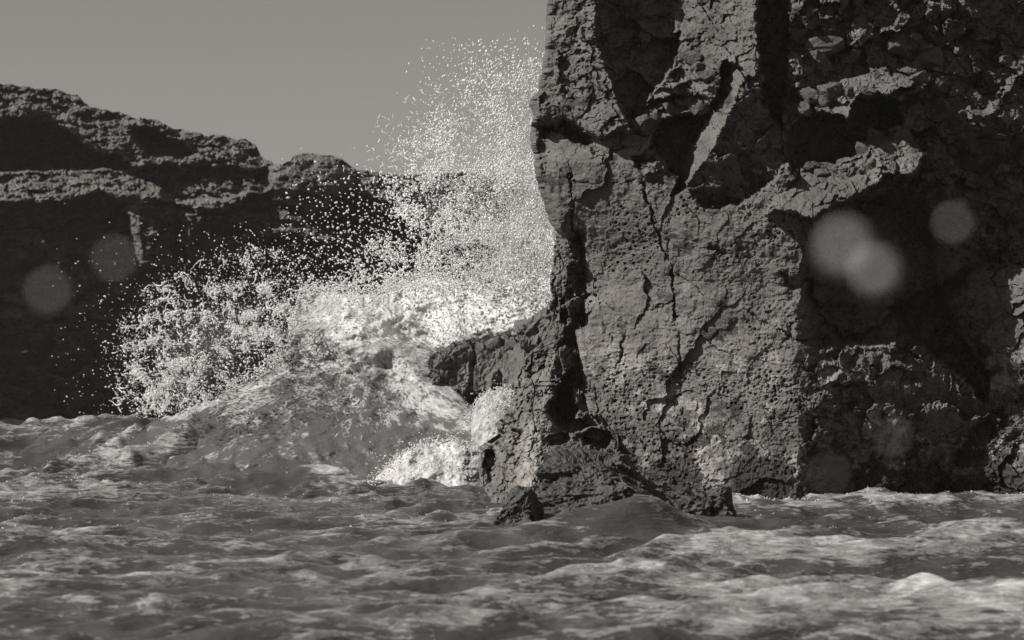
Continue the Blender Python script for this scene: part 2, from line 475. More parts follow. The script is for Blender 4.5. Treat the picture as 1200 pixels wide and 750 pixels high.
# ------------------------------------------------------------------ near cliff
CL = []
def build_cliff():
    left = [(-120, 655), (-40, 650), (46, 645), (80, 641), (105, 637), (113, 629), (122, 627), (128, 629), (135, 632), (142, 629), (155, 628), (170, 628), (195, 633), (220, 637), (245, 645),
            (262, 652), (270, 658), (280, 668), (300, 672), (380, 678), (450, 690), (660, 690)]
    rows, cols, wrap = 620, 520, 26
    v = np.concatenate([np.linspace(-420, -70, 40)[:-1], np.linspace(-70, 650, rows)])
    uL = interp(v, left) + 1.3 * fbm(v * .08, v * 0, 4, 5) + .8 * facets(v * .11, v * 0, 4)[0]
    t = np.linspace(0, 1, cols)[None]
    U = np.concatenate([uL[:, None] + (1260 - uL[:, None]) * t, np.repeat(np.linspace(1260, 2300, 130)[None, 1:], len(v), 0)], 1)
    V = np.repeat(v[:, None], U.shape[1], 1)
    w1 = fbm(U * .018, V * .018, 5, 31, .6); w2 = fbm(U * .018, V * .018, 5, 32, .6)
    Uw = U + 6 * w1 + 3.5 * fbm(U * .07, V * .07, 4, 231, .65); Vw = V + 6 * w2 + 3.5 * fbm(U * .07, V * .07, 4, 232, .65)
    Uw = Uw + 4 * facets(U * .05, V * .05, 233)[0]; Vw = Vw + 4 * facets(U * .05, V * .05, 234)[0]
    # ---- broad form: face turned to the left, then an arris and a face that looks right
    prof = [(600, 41.3), (640, 40.9), (655, 40.7), (935, 38.75), (946, 38.88), (960, 39.08), (1030, 39.42), (1090, 39.75), (1125, 39.85), (1300, 40.2)]
    Ua = U + (9 * fbm(U * .02, V * .025, 6, 35, .62) + 5 * facets(U * .03, V * .035, 36)[0]) * sstep(880, 930, U)
    D = interp(Ua.ravel(), prof).reshape(U.shape)
    kr = interp(V.ravel() + 18 * fbm(U * .02, V * .02, 4, 37).ravel(), [(240, 0), (380, 0), (405, 1), (480, 1), (530, .25), (650, .15)]).reshape(U.shape)
    D = np.where(Ua > 935, D * (1 - kr) + kr * (38.75 + (Ua - 935) * .00175), D)
    D += interp(V.ravel(), [(-70, .25), (120, .1), (190, -.30), (250, -.12), (330, .12), (470, -.02), (560, -.3), (650, -.5)]).reshape(U.shape)
    D -= .22 * np.exp(-((U - 830) / 90) ** 2 - ((V - 300) / 120) ** 2)
    D += .25 * np.exp(-((U - 705) / 60) ** 2 - ((V - 305) / 45) ** 2)
    rub = np.zeros_like(U)
    def lay(poly, pts, w=3.0, r=None):
        nonlocal D, rub
        m = sstep(-w, w, poly_sd(Uw, Vw, poly)); a = plane_fit(pts)
        D = D * (1 - m) + (a[0] * U + a[1] * V + a[2]) * m
        if r is not None: rub = rub * (1 - m) + r * m
    # upper right field, broken, looking right
    lay([(905, -440), (2400, -440), (2400, 300), (1130, 270), (1040, 235), (940, 225), (905, 160)], [(920, 0, 39.85), (1150, 0, 40.3), (1000, 200, 39.75)], 4, .85)
    # recess under the ledge
    lay([(945, 255), (1010, 230), (1080, 235), (1110, 290), (1120, 350), (1080, 400), (960, 400), (942, 330)], [(950, 260, 39.9), (1100, 300, 40.5), (960, 400, 39.4)], 7, .5)
    # left upper block
    lay([(560, -440), (692, -440), (700, 46), (714, 85), (727, 130), (742, 152), (706, 160), (690, 158), (668, 142), (648, 146), (560, 135)], [(640, 46, 40.55), (725, 120, 39.75), (640, 140, 40.42)], 3, .28)
    # dark hollow right of it
    lay([(694, -440), (810, -440), (796, 30), (788, 70), (768, 105), (760, 120), (744, 152), (728, 130), (714, 85), (701, 46)], [(700, 46, 40.45), (790, 60, 40.85), (745, 150, 40.5)], 3, .6)
    # pale block at the top
    lay([(800, -440), (884, -440), (890, 50), (884, 92), (860, 72), (845, 88), (828, 100), (805, 112), (790, 96), (789, 60)], [(790, 60, 40.35), (884, 60, 39.25), (850, -20, 40.25), (840, 95, 39.5)], 2.5, .35)
    # crumbling ledges
    lay([(742, 152), (748, 135), (768, 118), (798, 108), (826, 112), (836, 122), (812, 134), (790, 136), (776, 152), (752, 160)], [(745, 150, 40.2), (800, 112, 40.15), (780, 150, 39.75)], 2, .7)
    lay([(768, 148), (800, 134), (834, 120), (852, 100), (842, 140), (815, 178), (800, 205), (772, 202), (758, 185)], [(765, 160, 40.75), (840, 110, 40.9), (790, 200, 40.5)], 3, .4)
    lay([(740, 180), (768, 172), (782, 196), (775, 215), (755, 212)], [(740, 190, 40.1), (780, 190, 39.8), (760, 212, 39.75)], 3, .8)
    # diagonal rib
    lay([(852, 72), (874, 84), (862, 120), (838, 168), (804, 222), (786, 230), (812, 170), (838, 116)], [(812, 170, 40.35), (838, 168, 39.35), (852, 75, 40.2), (872, 86, 39.15), (786, 226, 40.2)], 2, .25)
    lay([(874, 84), (900, 100), (928, 148), (925, 190), (880, 232), (830, 245), (804, 222), (838, 168), (862, 120)], [(872, 90, 39.2), (925, 170, 39.5), (810, 222, 39.55)], 3, .5)
    # dark cleft
    lay([(886, -440), (918, -440), (925, 60), (920, 120), (915, 150), (890, 108)], [(890, 40, 40.6), (920, 40, 40.9), (905, 140, 40.4)], 3, .4)
    # rubble ledge
    lay([(914, 140), (925, 116), (958, 106), (984, 86), (1040, 84), (1086, 97), (1055, 118), (1012, 108), (988, 140), (952, 126), (924, 156)],
        [(920, 140, 39.5), (1000, 88, 39.7), (985, 138, 38.7), (1070, 100, 39.1)], 2.5, .7)
    lay([(924, 156), (952, 128), (988, 142), (1014, 112), (1046, 122), (1060, 160), (1040, 178), (960, 190), (925, 200)], [(930, 160, 39.9), (1050, 150, 40.7), (950, 195, 40.1)], 3, .3)
    # lit slab with overhang
    lay([(900, 246), (908, 232), (930, 208), (950, 192), (985, 186), (1010, 178), (1050, 160), (1082, 178), (1076, 200), (1040, 206), (1012, 226), (980, 240), (955, 255)],
        [(902, 244, 38.5), (955, 254, 37.75), (950, 192, 38.85), (1012, 226, 38.05), (1070, 180, 39.0)], 2, .12)
    # right-hand buttress pieces
    lay([(1092, 268), (1106, 276), (1138, 302), (1112, 330), (1100, 338), (1088, 300)], [(1092, 280, 40.3), (1135, 300, 39.2), (1105, 335, 39.6)], 2.5, .3)
    lay([(1040, 360), (1100, 330), (1128, 400), (1160, 440), (1154, 470), (1110, 430)], [(1050, 360, 40.75), (1110, 350, 41.0), (1150, 440, 40.9)], 3, .3)
    lay([(1136, 322), (1148, 312), (2400, 300), (2400, 500), (1164, 450), (1140, 400), (1120, 352)], [(1130, 340, 39.8), (1200, 340, 38.7), (1160, 440, 39.3)], 3, .4)
    lay([(1090, 660), (1098, 572), (1116, 535), (1140, 500), (1180, 470), (2400, 455), (2400, 660)], [(1100, 570, 39.9), (1200, 560, 38.5), (1160, 480, 39.4)], 3, .6)
    # notch under the left block
    D += .45 * np.exp(-(seg_dist(Uw, Vw, [(640, 150), (655, 146), (672, 150), (690, 166)]) / 7) ** 2)
    D += .25 * np.exp(-((Uw - 640) / 12) ** 2 - ((Vw - 175) / 22) ** 2)
    D += .6 * np.exp(-(seg_dist(Uw, Vw, [(676, 275), (679, 320), (682, 380)]) / 5.5) ** 2)
    # ---- cracks
    for pts, dp, w in [
        ([(752, 215), (762, 245), (768, 265), (776, 288), (786, 310), (790, 335), (793, 372)], .30, 2.2), ([(668, 205), (671, 240), (672, 275)], .25, 2.0),
        ([(780, 305), (786, 292), (783, 282)], .25, 2.4), ([(735, 390), (727, 412), (722, 432)], .2, 1.8), ([(794, 372), (797, 420), (798, 470), (805, 505)], .10, 2.2),
        ([(690, 165), (694, 180), (715, 178), (740, 172)], .16, 1.6), ([(637, 208), (665, 210), (700, 216), (745, 212)], .10, 1.5), ([(668, 215), (668, 190), (658, 172)], .12, 1.6),
        ([(755, 365), (785, 358), (792, 352)], .10, 1.8), ([(880, 368), (900, 380), (935, 398)], .15, 1.6), ([(935, 398), (965, 396), (1005, 395), (1030, 400)], .25, 1.8),
        ([(1010, 395), (1000, 420), (992, 432)], .2, 1.6), ([(1030, 400), (1060, 410), (1088, 425), (1100, 410), (1110, 385)], .22, 1.8), ([(973, 452), (1005, 450), (1025, 450), (1030, 432), (1022, 428)], .25, 1.8),
        ([(898, 465), (915, 452), (935, 450)], .15, 1.5), ([(820, 60), (850, 68), (880, 62)], .08, 1.6), ([(825, 95), (850, 82), (862, 78)], .1, 1.6),
        ([(925, 232), (945, 222), (965, 214), (975, 206)], .12, 1.6), ([(962, 240), (970, 226), (995, 222)], .10, 1.4), ([(700, 70), (680, 75), (662, 90)], .06, 1.5), ([(655, 70), (672, 88), (690, 90)], .05, 1.5),
        ([(918, 322), (924, 332), (934, 340), (948, 336)], .35, 4.0), ([(833, 290), (842, 296), (850, 298)], .22, 4.0), ([(880, 168), (888, 180), (892, 215)], .12, 2.0)]:
        D += dp * .55 * (.35 + .9 * sstep(-.4, .4, fbm(U * .04, V * .04, 2, 53))) * np.exp(-(seg_dist(U + 5 * fbm(U * .06, V * .06, 4, 51, .65), V + 5 * fbm(U * .06, V * .06, 4, 52, .65), pts) / (w * .7)) ** 2)
    # ---- rock detail
    rub = np.clip(np.maximum(np.maximum(rub, .35 * sstep(230, 170, V) * sstep(730, 760, U)), .38 * sstep(935, 965, U)), 0, 1)
    f1 = U + 10 * fbm(U * .03, V * .03, 3, 55); f2 = V + 10 * fbm(U * .03, V * .03, 3, 56)
    h, e = facets(f1 * .010 + 3, f2 * .0075, 61, .8, .25); D -= .16 * h * (1 - rub) * sstep(645, 700, U)
    h, e = facets(f1 * .017, f2 * .021, 2, 1.3, .5); D -= (.04 + .42 * rub) * h; D += .05 * rub * sstep(.05, 0, e)
    h, e = facets(f1 * .052, f2 * .06, 12); D -= (.022 + .20 * rub) * h; D += (.03 * rub) * sstep(.06, 0, e)
    h, e = facets(U * .13, V * .15, 22); D -= (.007 + .065 * rub) * h
    D -= (.05 + .10 * rub) * fbm(U * .03, V * .03, 6, 81, .6)
    D -= .014 * fbm(U * .16, V * .16, 4, 82, .65)
    base = sstep(420, 520, V + 40 * fbm(U * .01, V * .01, 3, 88))
    # pits
    pm = sstep(.0, .5, fbm(U * .014, V * .014, 3, 95)) * (1 - rub) 
    p1, *_ = voronoi(U * .085, V * .105, 101); D += .075 * pm * sstep(.20, .11, p1)
    p1, *_ = voronoi(U * .20, V * .22, 102); D += .02 * (.1 + .9 * pm) * sstep(.30, .12, p1)
    # crusted foot
    h, e = facets(U * .16 + fbm(U * .1, V * .1, 2, 7), V * .18, 112); D -= .03 * base * h
    # ---- tone
    tone = 1.0 + .28 * fbm(U * .015, V * .015, 4, 64) + .18 * fbm(U * .07, V * .07, 5, 68, .65)
    weed = sstep(-.04, .08, fbm(U * .022, V * .022, 6, 66, .66) + .62 * (sstep(420, 600, V) - .66))
    tone *= 1 - .68 * weed
    pale = sstep(.12, .3, fbm(U * .02 + 4, V * .018, 6, 67, .62)) * sstep(380, 460, V) * sstep(600, 560, V)
    tone *= 1 + 1.1 * pale * (1 - weed)
    tone *= 1 + .45 * sstep(0, 6, poly_sd(Uw, Vw, [(808, 525), (826, 520), (834, 548), (828, 562), (812, 556)]))
    tone *= 1 + .30 * np.exp(-((V - 410) / 80) ** 2) * sstep(960, 900, U)
    tone *= 1 - .5 * sstep(545, 585, V + 14 * fbm(U * .03, V * .01, 3, 77))
    P = world_pt(U, V, D)
    # left flank goes back from the skyline edge
    fl = []
    for k in range(wrap):
        s = (k + 1) / wrap
        q = P[:, 0].copy(); q[:, 1] += 7.0 * s ** 1.6; q[:, 0] += .10 * math.sin(s * 9) * s + .9 * s ** 2 - .10 * math.sin(min(1, s * 3) * math.pi)
        q[:, 0] += .12 * s * fbm(v * .03, np.full_like(v, s * 5), 4, 131)
        fl.append(q)
    fl = np.stack(fl[::-1], 1)
    P = np.concatenate([fl, P], 1); tone = np.concatenate([np.repeat(tone[:, :1], wrap, 1), tone], 1)
    root = empty('sea_cliff', (3.5, 39.5, 0))
    tag(root, 'tall dark pitted basalt cliff rising out of the sea with an overhanging broken top', 'cliff')
    grid_obj('rock_face', P, M_CLIFF, root, attrs={'tone': tone}, base=(3.5, 39.5, 0))
    return root
cliff = build_cliff()

# ------------------------------------------------------------------ broken blocks
def chunk_mesh(name, seed, sub=3, planes=9, rough=.06, squash=(1, 1, 1)):
    r = np.random.default_rng(seed)
    bm = bmesh.new(); bmesh.ops.create_icosphere(bm, subdivisions=sub, radius=1)
    co = np.array([v.co[:] for v in bm.verts]); fa = np.array([[v.index for v in f.verts] for f in bm.faces]); bm.free()
    n = r.normal(size=(planes, 3)); n /= np.linalg.norm(n, axis=1)[:, None]
    n = np.concatenate([n, np.eye(3), -np.eye(3)]); hh = np.concatenate([r.uniform(.42, .8, planes), r.uniform(.6, .95, 6)])
    dt = co @ n.T
    rad = np.min(np.where(dt > 1e-3, hh / np.maximum(dt, 1e-3), 9), 1)
    rad = np.minimum(rad, 1.5)
    rad *= 1 + rough * fbm(co[:, 0] * 2 + seed, co[:, 1] * 2 + co[:, 2] * 1.7, 5, seed, .65) + rough * .6 * facets(co[:, 0] * 3 + seed, co[:, 1] * 2 + co[:, 2] * 3, seed)[0]
    co = co * rad[:, None] * np.array(squash)
    return mesh_from(name, co, tris=fa, smooth=False)

def put(name, me, mat, u, v, d, size, rot, parent=None, pl=(0, 0, 0)):
    o = link(name, me, mat, parent)
    p = world_pt(np.array(float(u)), np.array(float(v)), float(d))
    o.location = (p[0] - pl[0], p[1] - pl[1], p[2] - pl[2]); o.scale = size; o.rotation_euler = rot
    return o

chunks = [chunk_mesh('rock_block', 200 + i, planes=5, rough=.15) for i in range(8)]
for c in chunks: c.materials.append(M_BLOCK)
PX = 40 / F
def blocks_along(pts, n, smin, smax, spread, seed):
    r = random.Random(seed)
    for i in range(n):
        k = r.random() * (len(pts) - 1); a = int(k); f = k - a
        u, v, d = [pts[a][j] * (1 - f) + pts[a + 1][j] * f for j in range(3)]
        s = PX * (smin + (smax - smin) * r.random() ** 2)
        put('rock_block', chunks[r.randrange(8)], None, u + r.uniform(-1, 1) * spread, v + r.uniform(-1, 1) * spread, d + r.uniform(.04, .22),
            (s * r.uniform(.8, 1.5), s, s * r.uniform(.6, 1.0)), (r.uniform(-.5, .5), r.uniform(-.5, .5), r.uniform(0, 6)), cliff, (3.5, 39.5, 0))
blocks_along([(750, 150, 39.85), (775, 135, 39.8), (800, 118, 39.9), (830, 118, 39.9)], 12, 6, 15, 5, 1)
blocks_along([(745, 175, 39.95), (770, 195, 39.85), (775, 212, 39.8)], 9, 6, 14, 8, 2)
blocks_along([(945, 126, 39.25), (960, 118, 39.2), (985, 105, 39.2), (1040, 98, 39.3), (1075, 100, 39.2)], 16, 6, 15, 6, 3)
blocks_along([(1010, 168, 39.3), (1045, 160, 39.4), (1085, 180, 39.5)], 12, 6, 17, 10, 4)
blocks_along([(945, 200, 38.75), (965, 198, 38.75), (1000, 200, 38.6), (1020, 202, 38.6)], 8, 5, 11, 5, 5)
blocks_along([(950, 60, 39.9), (1000, 55, 39.9), (1060, 40, 39.9), (1120, 130, 40.1), (1130, 220, 40.1)], 22, 8, 20, 16, 6)
blocks_along([(850, 130, 39.45), (880, 160, 39.4), (895, 200, 39.5)], 10, 6, 15, 10, 7)
blocks_along([(800, 60, 40.1), (830, 85, 39.6), (870, 85, 39.2)], 7, 6, 13, 6, 8)
blocks_along([(730, 70, 40.7), (755, 60, 40.8), (770, 100, 40.6)], 7, 6, 14, 10, 9)

# ------------------------------------------------------------------ buttress / spur at the cliff's left foot
def build_spur():
    left = [(262, 660), (272, 653), (290, 650), (315, 648), (325, 645), (350, 648), (356, 643), (372, 648), (385, 644), (400, 636), (415, 620), (440, 606), (470, 602), (486, 592),
            (492, 586), (503, 583), (512, 590), (518, 580), (530, 563), (550, 560), (565, 565), (580, 572), (600, 585), (650, 588)]
    right = [(262, 674), (380, 692), (450, 715), (520, 725), (580, 715), (650, 710)]
    rows, cols, wrap = 380, 220, 14
    v = np.linspace(262, 650, rows)
    uL = interp(v, left) + 1.4 * fbm(v * .09, v * 0, 4, 15) + 1.2 * facets(v * .12, v * 0, 14)[0]
    uR = interp(v, right)
    t = np.linspace(0, 1, cols)[None]
    U = uL[:, None] + (uR - uL)[:, None] * t; V = np.repeat(v[:, None], cols, 1)
    Uw = U + 7 * fbm(U * .03, V * .03, 5, 131, .6); Vw = V + 7 * fbm(U * .03, V * .03, 5, 132, .6)
    rid = interp(v, [(262, 666), (380, 660), (430, 648), (500, 634), (570, 626), (650, 622)])[:, None]
    dr = interp(v, [(262, 40.85), (380, 40.75), (430, 40.5), (480, 39.9), (520, 39.0), (580, 37.0), (620, 35.2), (650, 34.6)])[:, None]
    D = dr + np.where(Uw < rid, (rid - Uw) * .026, (Uw - rid) * .010)
    def hole(u, v_, su, sv, dp, p=2):
        nonlocal D
        e = np.sqrt(((Uw - u) / su) ** 2 + ((Vw - v_) / sv) ** 2)
        D = D + dp * sstep(1.15, .8, e)
    hole(659, 478, 16, 24, .9); hole(668, 444, 9, 11, .6); hole(684, 420, 6, 9, .6); hole(676, 500, 14, 9, .5); hole(693, 492, 10, 8, .4)
    hole(700, 515, 16, 12, .6); hole(655, 512, 16, 7, .35); hole(573, 548, 7, 22, .5); hole(590, 500, 9, 5, .4); hole(598, 515, 16, 12, .35); hole(660, 365, 5, 16, .4)
    for pts, dp, w in [([(600, 530), (590, 545), (596, 570)], .2, 3), ([(612, 505), (598, 540), (600, 570)], .15, 3), ([(640, 410), (632, 450), (620, 500)], .1, 3), ([(655, 300), (656, 340), (650, 380)], .1, 2)]:
        D += dp * np.exp(-(seg_dist(Uw, Vw, pts) / w) ** 2)
    f1 = U + 8 * fbm(U * .04, V * .04, 3, 155); f2 = V + 8 * fbm(U * .04, V * .04, 3, 156)
    h, e = facets(f1 * .035, f2 * .035, 142); D -= .22 * h; D += .1 * sstep(.1, 0, e)
    h, e = facets(f1 * .09, f2 * .085, 143); D -= .10 * h
    h, e = facets(U * .2, V * .2, 144); D -= .04 * h
    D -= .14 * fbm(U * .05, V * .05, 6, 145, .65)
    p1, *_ = voronoi(U * .14, V * .15, 146); D += .09 * sstep(.28, .12, p1) * sstep(-.2, .3, fbm(U * .03, V * .03, 2, 9))
    tone = 1 + .25 * fbm(U * .03, V * .03, 4, 147)
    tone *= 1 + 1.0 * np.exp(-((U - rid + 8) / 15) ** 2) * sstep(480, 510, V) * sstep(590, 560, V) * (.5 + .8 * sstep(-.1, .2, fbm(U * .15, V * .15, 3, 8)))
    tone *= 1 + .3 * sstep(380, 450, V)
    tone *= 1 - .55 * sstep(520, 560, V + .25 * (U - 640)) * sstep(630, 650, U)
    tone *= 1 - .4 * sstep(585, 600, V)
    P = world_pt(U, V, D)
    fl = []
    for k in range(wrap):
        s = (k + 1) / wrap
        q = P[:, 0].copy(); q[:, 1] += 3.5 * s ** 1.4; q[:, 0] += .8 * s ** 2 - .06 * math.sin(s * 3.1); fl.append(q)
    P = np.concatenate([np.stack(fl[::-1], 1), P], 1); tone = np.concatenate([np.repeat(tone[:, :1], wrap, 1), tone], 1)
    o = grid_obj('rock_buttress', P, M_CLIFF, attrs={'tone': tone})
    tag(o, 'narrow pitted rock buttress with barnacled ridge and dark hollows leaning on the tall cliff', 'rock')
build_spur()

# single rocks -------------------------------------------------------
def cuboid_rock(name, corners, mat, seed, sub=26, amp=.05, parent=None, nscale=1.0):
    """eight corners (u, v, d): front tl, tr, br, bl, back tl, tr, br, bl"""
    c = np.array([world_pt(np.array(float(a)), np.array(float(b)), float(d)) for a, b, d in corners])
    g = np.linspace(-1, 1, sub)
    vs = {}; co = []; quads = []
    def vid(i, j, k):
        key = (i, j, k)
        if key not in vs: vs[key] = len(co); co.append(key)
        return vs[key]
    m = sub - 1
    for a in range(m):
        for b in range(m):
            quads.append([vid(a, 0, b), vid(a + 1, 0, b), vid(a + 1, 0, b + 1), vid(a, 0, b + 1)])
            quads.append([vid(a, m, b), vid(a, m, b + 1), vid(a + 1, m, b + 1), vid(a + 1, m, b)])
            quads.append([vid(0, a, b), vid(0, a, b + 1), vid(0, a + 1, b + 1), vid(0, a + 1, b)])
            quads.append([vid(m, a, b), vid(m, a + 1, b), vid(m, a + 1, b + 1), vid(m, a, b + 1)])
            quads.append([vid(a, b, 0), vid(a, b + 1, 0), vid(a + 1, b + 1, 0), vid(a + 1, b, 0)])
            quads.append([vid(a, b, m), vid(a + 1, b, m), vid(a + 1, b + 1, m), vid(a, b + 1, m)])
    ijk = np.array(co) / m                     # x right, y back, z up
    x, y, z = ijk.T[:, :, None] if False else (ijk[:, 0:1], ijk[:, 1:2], ijk[:, 2:3])
    P = ((1 - y) * ((1 - x) * z * c[0] + x * z * c[1] + x * (1 - z) * c[2] + (1 - x) * (1 - z) * c[3]) +
         y * ((1 - x) * z * c[4] + x * z * c[5] + x * (1 - z) * c[6] + (1 - x) * (1 - z) * c[7]))
    ctr = P.mean(0); q = P - ctr
    s = ijk * 2 - 1
    r = np.linalg.norm(s, axis=1); round_ = np.clip(1 - .10 * np.clip(r - 1.15, 0, 1) / .58, .8, 1)
    q = q * round_[:, None]
    nn = q / (np.linalg.norm(q, axis=1)[:, None] + 1e-6)
    k = nscale
    h = 1.2 * fbm(q[:, 0] * 1.6 * k + seed, (q[:, 2] * 1.6 + q[:, 1] * 1.1) * k, 6, seed, .65) + .8 * facets(q[:, 0] * 3 * k + seed, (q[:, 2] * 3.2 + q[:, 1] * 2) * k, seed)[0] + .3 * facets(q[:, 0] * 8 * k + seed, (q[:, 2] * 9 + q[:, 1] * 5) * k, seed + 1)[0]
    q = q + nn * (amp * h)[:, None]
    base = ctr.copy()
    o = link(name, mesh_from(name, q, quads=quads, smooth=False), mat, parent)
    o.location = base
    return o

M_LEDGE = rock_material('ledge_basalt', 0.125, 10.0, .03, attr=False)
r1 = cuboid_rock('ledge_rock', [(502, 416, 47.0), (553, 400, 46.8), (556, 470, 46.8), (500, 470, 47.2), (506, 412, 49.5), (562, 398, 49.5), (566, 500, 50), (496, 500, 50)], M_LEDGE, 31, amp=.15, nscale=1.5, sub=34)
tag(r1, 'flat topped low ledge rock lapped by white water beyond the buttress', 'rock')
r2 = cuboid_rock('ledge_rock', [(556, 408, 46.3), (612, 402, 45.4), (612, 480, 45.4), (560, 480, 46.6), (566, 402, 48.5), (600, 396, 48), (620, 500, 48), (560, 500, 48)], M_LEDGE, 37, amp=.15, nscale=1.5, sub=34)
tag(r2, 'cracked angular ledge rock between the low flat rock and the buttress', 'rock')
r3 = cuboid_rock('ledge_rock', [(604, 384, 44.8), (644, 370, 44.0), (646, 398, 43.8), (610, 408, 44.6), (612, 376, 46.5), (656, 366, 46), (660, 430, 46), (612, 430, 46.5)], M_LEDGE, 41, amp=.15, nscale=1.5, sub=34)
tag(r3, 'tilted block of rock wedged high against the buttress edge', 'rock')
r5 = cuboid_rock('ledge_rock', [(568, 402, 46.0), (584, 395, 46.0), (588, 408, 46.0), (570, 412, 46.0), (572, 398, 46.9), (586, 393, 46.9), (590, 410, 46.9), (570, 412, 46.9)], M_LEDGE, 47, amp=.03, sub=12)
tag(r5, 'small stone perched on top of the cracked ledge rock', 'rock')
r4 = cuboid_rock('ledge_rock', [(590, 402, 45.6), (640, 392, 44.6), (655, 510, 43.4), (585, 510, 44.6), (600, 402, 48), (650, 392, 48), (660, 520, 48), (590, 520, 48)], M_LEDGE, 53, amp=.13)
tag(r4, 'sloping pitted rock filling the gap between ledge and buttress', 'rock')

b1 = cuboid_rock('boulder', [(598, 576, 32.4), (618, 574, 32.2), (630, 640, 31.8), (566, 640, 32.2), (604, 572, 34.2), (626, 574, 34.2), (644, 646, 34.4), (575, 646, 34.4)], M_WETROCK, 61, amp=.10, nscale=2.2, sub=40)
tag(b1, 'small pointed wet boulder standing in the water at the buttress foot', 'boulder')
b2 = cuboid_rock('boulder', [(638, 540, 35.6), (720, 548, 34.8), (800, 626, 34.0), (622, 630, 34.0), (650, 525, 38), (735, 530, 38), (820, 640, 38), (620, 640, 38)], M_WETROCK, 67, sub=60, amp=.16)
tag(b2, 'broad dark rounded wet rock at the base of the cliff', 'boulder')
b3 = cuboid_rock('boulder', [(798, 588, 34.2), (845, 582, 34.0), (868, 614, 34.0), (796, 616, 34.2), (800, 582, 35), (850, 576, 35), (870, 620, 35.4), (790, 620, 35.4)], M_WETROCK, 71, amp=.10, nscale=1.8, sub=36)
tag(b3, 'low black rock just breaking the surface right of the broad dark rock', 'boulder')
b4 = cuboid_rock('boulder', [(735, 572, 36.2), (800, 578, 36.0), (830, 616, 35.4), (720, 616, 35.4), (740, 566, 38), (806, 570, 38), (840, 620, 38), (720, 620, 38)], M_WETROCK, 73, sub=40, amp=.12)
tag(b4, 'weed covered wet rock shelf sloping into the sea under the cliff', 'boulder')

